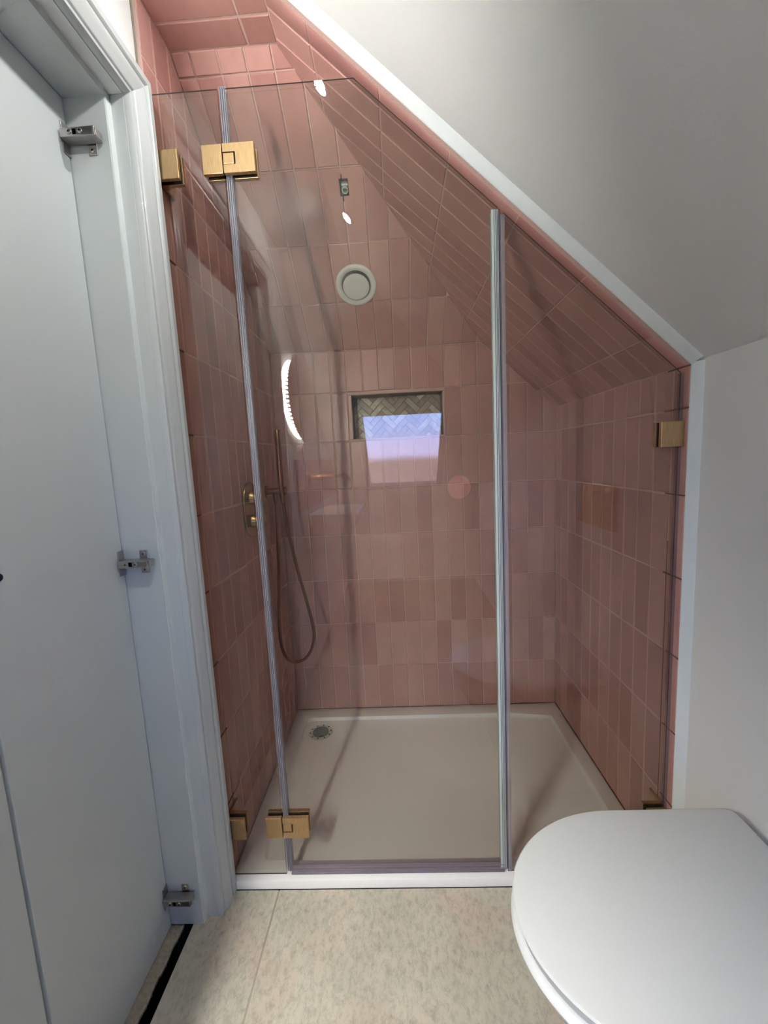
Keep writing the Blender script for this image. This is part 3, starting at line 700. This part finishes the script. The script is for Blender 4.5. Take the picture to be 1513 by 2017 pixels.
# ------------------------------------------------------------------ cupboard doorway on the left
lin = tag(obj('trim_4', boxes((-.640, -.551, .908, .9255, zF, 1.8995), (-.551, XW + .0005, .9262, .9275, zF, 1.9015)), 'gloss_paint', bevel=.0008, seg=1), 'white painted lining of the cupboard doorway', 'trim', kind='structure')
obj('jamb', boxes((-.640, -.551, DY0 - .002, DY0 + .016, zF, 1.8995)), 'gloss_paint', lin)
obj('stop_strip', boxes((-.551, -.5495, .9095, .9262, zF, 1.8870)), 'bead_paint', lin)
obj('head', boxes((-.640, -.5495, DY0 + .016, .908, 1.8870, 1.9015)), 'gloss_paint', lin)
obj('gap_blocker', boxes((-.72, -.5785, .9275, 1.02, -.2, -.0262), (-.72, -.65, .0, 1.02, -.2, -.06)), 'subfloor', lin)  # added dark boxes that keep sky light out of the floor gap
obj('cupboard_back', boxes((-.70, -.660, .05, 1.05, -.2, 2.0)), 'subfloor', lin)
# architrave: moulded profile (distance from the opening w, projection p from the wall), mitred at the corners
prof = [(0, 0), (0, .014), (.001, .0155), (.0055, .0165), (.0065, .014), (.0075, .0125), (.010, .012), (.0115, .0165), (.0135, .0185), (.020, .0205), (.027, .0235), (.033, .0262), (.0355, .0268), (.037, .0235), (.0385, .0225), (.044, .0222), (.049, .0205), (.051, .0205), (.0525, .0245), (.0545, .0262), (.067, .0262), (.0685, .0245), (.0695, .022), (.0695, 0)]
def arch(path, name, parent):
    bm = bmesh.new(); rings = []
    for (y, z, oy, oz) in path: rings.append([bm.verts.new((XW + .0004 + p_, y + oy * w, z + oz * w)) for w, p_ in prof])
    for A, B in zip(rings, rings[1:]):
        for i in range(len(prof)): j = (i + 1) % len(prof); bm.faces.new((A[i], A[j], B[j], B[i]))
    bm.faces.new(rings[0]); bm.faces.new(rings[-1][::-1])
    return obj(name, bm, 'gloss_paint', parent, smooth=True)
ar_ = thing('trim_5', 'white moulded architrave around the cupboard doorway', 'trim', (XW, .926, zF), kind='structure')
za_ = 1.9035
for pth in ([(.9265, zF + .0005, 1, 0), (.9265, za_, 1, 1)], [(.9265, za_, 1, 1), (DY0, za_, -1, 1)], [(DY0, za_, -1, 1), (DY0, zF + .0005, -1, 0)]):
    adopt(ar_, arch(pth, 'architrave', None))
# doors
JY = .5745
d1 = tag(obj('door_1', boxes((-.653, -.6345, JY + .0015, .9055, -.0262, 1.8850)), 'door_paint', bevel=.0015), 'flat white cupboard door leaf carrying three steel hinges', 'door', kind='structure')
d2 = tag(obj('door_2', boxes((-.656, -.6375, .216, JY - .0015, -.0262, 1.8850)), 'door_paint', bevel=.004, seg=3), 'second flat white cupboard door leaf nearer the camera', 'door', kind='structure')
bm = bmesh.new(); lathe(bm, [(0, .0022), (.003, .0022), (.0060, .0012), (.0066, 0)], (-.6344, .6150, .984), (1, 0, 0), 20); obj('screw', bm, 'dark_screw', d1, smooth=True)
def cuphinge(zc):
    h = bpy.data.objects.new('hinge', None); C.objects.link(h); h.parent = d1; h['label'] = 'bright steel sprung cupboard hinge'
    k = lambda name, bs, mat, w=.0006: obj(name, boxes(*bs), mat, h, bevel=w)
    k('cup_plate', [(-.6344, -.6322, .8880, .9070, zc - .0285, zc + .0285)], 'steel')
    # arm: folded channel standing 20 mm off the jamb
    k('arm', [(-.6310, -.5620, .8800, .8815, zc - .0080, zc + .0080), (-.6310, -.5620, .8815, .9035, zc - .0080, zc - .0065), (-.6310, -.5620, .8815, .9035, zc + .0065, zc + .0080), (-.6325, -.6200, .8815, .8980, zc - .0062, zc + .0062)], 'steel')
    k('arm_end', [(-.5618, -.5605, .8820, .9000, zc - .0070, zc + .0070)], 'steel')
    k('mounting_plate', [(-.5950, -.5765, .9055, .9075, zc - .0265, zc + .0265)], 'steel', .0008)
    k('arm_slot', [(-.6060, -.5985, .8796, .8801, zc - .0050, zc + .0050)], 'black', 0)
    k('arm_inlay', [(-.5975, -.5655, .8794, .8801, zc - .0054, zc + .0054)], 'steel_dark', 0)
    for (x, y, z) in ((-.6125, .8799, zc), (-.5900, .8793, zc), (-.5858, .9054, zc + .0185), (-.5858, .9054, zc - .0185)):
        bm = bmesh.new(); lathe(bm, [(0, .0016), (.0022, .0020), (.0046, .0010), (.0050, 0)], (x, y, z), (0, -1, 0), 18); o = obj('screw', bm, 'steel', h, smooth=True)
        obj('cross_slot', boxes((x - .0024, x + .0024, y - .0024, y - .0017, z - .0005, z + .0005), (x - .0005, x + .0005, y - .0024, y - .0017, z - .0024, z + .0024)), 'black', h)
for zc in (1.8050, .9345, .0680): cuphinge(zc)

# ------------------------------------------------------------------ toilet
to = thing('toilet', 'white toilet with a closed D shaped lid', 'toilet', (.40, .59, zF))
TY, TW = .590, .192
def dshape(xn, xb, hw, n=40, pw=2.0):
    """closed outline: nose at xn, back at xb"""
    L = .24; pts = []
    for i in range(n + 1):
        a = -pi / 2 + pi * i / n; c_, s_ = cos(a), sin(a)
        pts.append((xn + L - L * abs(c_) ** (2 / pw), TY + hw * (1 if s_ > 0 else -1) * abs(s_) ** (2 / pw)))
    r = .014
    return [(xb - r, TY - hw), ] + pts + [(xb - r, TY + hw), (xb - r * .3, TY + hw - r * .3), (xb, TY + hw - r), (xb, TY - hw + r), (xb - r * .3, TY - hw + r * .3)]
def loft(bm, secs, capt=True, capb=True):
    R_ = [[bm.verts.new((x, y, z)) for x, y in p] for p, z in secs]
    for A, B in zip(R_, R_[1:]):
        for i in range(len(A)): j = (i + 1) % len(A); bm.faces.new((A[i], A[j], B[j], B[i]))
    if capb: bm.faces.new(R_[0][::-1])
    if capt: bm.faces.new(R_[-1])
zL = .402
bm = bmesh.new(); loft(bm, [(dshape(.174, .640, TW - .014), zL - .030), (dshape(.168, .645, TW - .008), zL - .0295), (dshape(.163, .649, TW - .003), zL - .012), (dshape(.160, .651, TW), zL - .005), (dshape(.162, .649, TW - .002), zL - .0015), (dshape(.167, .645, TW - .006), zL)])
adopt(to, obj('lid', bm, 'lid_plastic', smooth=True))
bm = bmesh.new(); loft(bm, [(dshape(.172, .640, TW - .012), zL - .052), (dshape(.160, .640, TW - .001), zL - .048), (dshape(.1575, .640, TW + .002), zL - .040), (dshape(.160, .640, TW - .0005), zL - .034), (dshape(.165, .640, TW - .006), zL - .0305)])
adopt(to, obj('seat', bm, 'lid_plastic', smooth=True))
bm = bmesh.new(); loft(bm, [(dshape(.330, .675, .125), zF + .0005), (dshape(.322, .680, .128), .03), (dshape(.290, .687, .138), .12), (dshape(.235, .687, .155), .22), (dshape(.190, .687, .170), .30), (dshape(.177, .687, .178), .340), (dshape(.178, .687, .178), .346), (dshape(.184, .684, .172), .3495)])
adopt(to, obj('bowl', bm, 'ceramic', smooth=True))
for y in (TY - .075, TY + .075):
    bm = bmesh.new(); lathe(bm, [(0, 0), (.013, 0), (.013, .030), (.010, .033), (0, .033)], (.663, y, .3497), (0, 0, 1), 20)
    adopt(to, obj('hinge_post', bm, 'lid_plastic', smooth=True))
fp = thing('flush_plate', 'dark flush plate with two buttons on the right wall', 'flush plate', (XWR, .595, .95))
adopt(fp, obj('plate', boxes((XWR - .012, XWR - .0005, .470, .720, .872, 1.022)), 'brass_dark', bevel=.004))
for y0, y1 in ((.485, .630), (.640, .705)): adopt(fp, obj('button', boxes((XWR - .0155, XWR - .0125, y0, y1, .890, 1.004)), 'brass_dark', bevel=.002))

# ------------------------------------------------------------------ things behind the camera that show in the glass
def lampdown(y, lab, k):
    vx = (-.152); v = (XWR - vx) / cos(TH); c_ = Mw @ Vector((-y, v, 0)); nrm = Mw.to_3x3() @ Vector((0, 0, 1))
    d = thing('downlight', lab, 'light', c_)
    bm = bmesh.new(); lathe(bm, [(.034, .0004), (.034, .003), (.030, .004), (.0200, .0028), (.0200, .0006)], c_, nrm, 40); adopt(d, obj('bezel', bm, 'white_plastic', smooth=True))
    bm = bmesh.new(); lathe(bm, [(0, .0030), (.0195, .0030), (.0195, .0004), (0, .0004)], c_, nrm, 32); adopt(d, obj('lens', bm, 'lamp_lens'))
    a = bpy.data.lights.new('downlight_lamp', 'AREA'); a.shape = 'DISK'; a.size = .036; a.energy = LAMP_W * k; a.color = (1, .985, .96); a.spread = radians(160)
    o = bpy.data.objects.new('downlight_lamp', a); C.objects.link(o); dn = nrm; o.matrix_world = Matrix.Translation(c_ + nrm * .0042) @ (-dn).to_track_quat('Z', 'Y').to_matrix().to_4x4()
lampdown(.856, 'round recessed ceiling downlight nearest the shower glass', .45); lampdown(.268, 'round recessed ceiling downlight above the camera', 1.25)
mi = thing('mirror', 'oval back lit mirror on the left wall reflected in the glass', 'mirror', (XW, -.245, 1.472))
My, Mz, ma, mb = -.245, 1.472, .330, .225
def oval(a, b_, n=64): return [(My + a * cos(2 * pi * i / n), Mz + b_ * sin(2 * pi * i / n)) for i in range(n)]
Mm = frame((XW, 0, 0), (0, 1, 0), (0, 0, 1))
bm = bmesh.new(); prism(bm, oval(ma - .024, mb - .024), .0005, .014, F(Mm)); adopt(mi, obj('light_strip', bm, 'led_strip'))
bm = bmesh.new(); prism(bm, oval(ma - .0245, mb - .0245), .0142, .0343, F(Mm)); adopt(mi, obj('backing', bm, 'white_plastic'))
bm = bmesh.new(); prism(bm, oval(ma, mb), .0345, .0395, F(Mm)); adopt(mi, obj('mirror_pane', bm, 'mirror_glass'))
ledm = None
for k in range(64):
    a = 2 * pi * k / 64; y, z = My + (ma - .019) * cos(a), Mz + (mb - .019) * sin(a)
    if ledm is None:
        bm = boxes((-.004, .004, -.0025, .0025, -.0035, .0035)); o = obj('led', bm, 'led'); ledm = o.data
    else: o = bpy.data.objects.new('led', ledm); C.objects.link(o)
    adopt(mi, o); o.location = (XW + .025, y, z)
sp = thing('splashback', 'low band of pink tiles on the left wall under the oval mirror', 'splashback', (XW, -.5, .95))
for k in range(10):
    y1 = -.085 - .1355 * k; adopt(sp, obj('tile', boxes((XW + .0004, XW + .009, y1 - .133, y1, .880, 1.160)), 'pink_tile', bevel=.003))
ta = thing('basin_tap', 'copper wall mounted basin tap under the oval mirror', 'tap', (XW, -.52, 1.05))
bm = bmesh.new(); tube(bm, spline([(XW + .009, -.53, 1.052), (-.42, -.53, 1.052), (-.33, -.53, 1.050), (-.305, -.53, 1.038), (-.300, -.53, 1.015)], 5), .011, 14); adopt(ta, obj('spout', bm, 'copper', smooth=True))
bm = bmesh.new(); lathe(bm, [(0, .0), (.026, 0), (.026, .006), (.012, .008), (.012, .04), (.018, .042), (.018, .065), (0, .065)], (XW + .0095, -.42, 1.05), (1, 0, 0), 28); adopt(ta, obj('handle', bm, 'copper', smooth=True))
ba = thing('wash_basin', 'white wall hung wash basin under the copper tap', 'basin', (XW, -.50, .80))
bm = bmesh.new()
def rr2(x0, x1, y0, y1, r, n=8):
    out = []
    for cx, cy, a0 in ((x1 - r, y1 - r, 0), (x0 + r, y1 - r, pi / 2), (x0 + r, y0 + r, pi), (x1 - r, y0 + r, 3 * pi / 2)):
        for i in range(n + 1): a = a0 + pi / 2 * i / n; out.append((cx + r * cos(a), cy + r * sin(a)))
    return out
bx0, bx1, by0, by1 = XW + .0100, -.235, -.76, -.26
loft(bm, [(rr2(bx0 + .03, bx1 - .06, by0 + .06, by1 - .06, .05), .70), (rr2(bx0, bx1 - .005, by0 + .005, by1 - .005, .03), .80), (rr2(bx0, bx1, by0, by1, .03), .845), (rr2(bx0 + .003, bx1 - .003, by0 + .003, by1 - .003, .028), .848), (rr2(bx0 + .03, bx1 - .015, by0 + .015, by1 - .015, .03), .848), (rr2(bx0 + .04, bx1 - .03, by0 + .03, by1 - .03, .05), .80), (rr2(bx0 + .06, bx1 - .06, by0 + .08, by1 - .08, .06), .755)])
adopt(ba, obj('bowl', bm, 'ceramic', smooth=True))
bm = bmesh.new(); lathe(bm, [(0, .0005), (.02, .0005), (.021, .003), (0, .0035)], ((bx0 + bx1) / 2, -.51, .755), (0, 0, 1), 24); adopt(ba, obj('waste_plug', bm, 'copper', smooth=True))
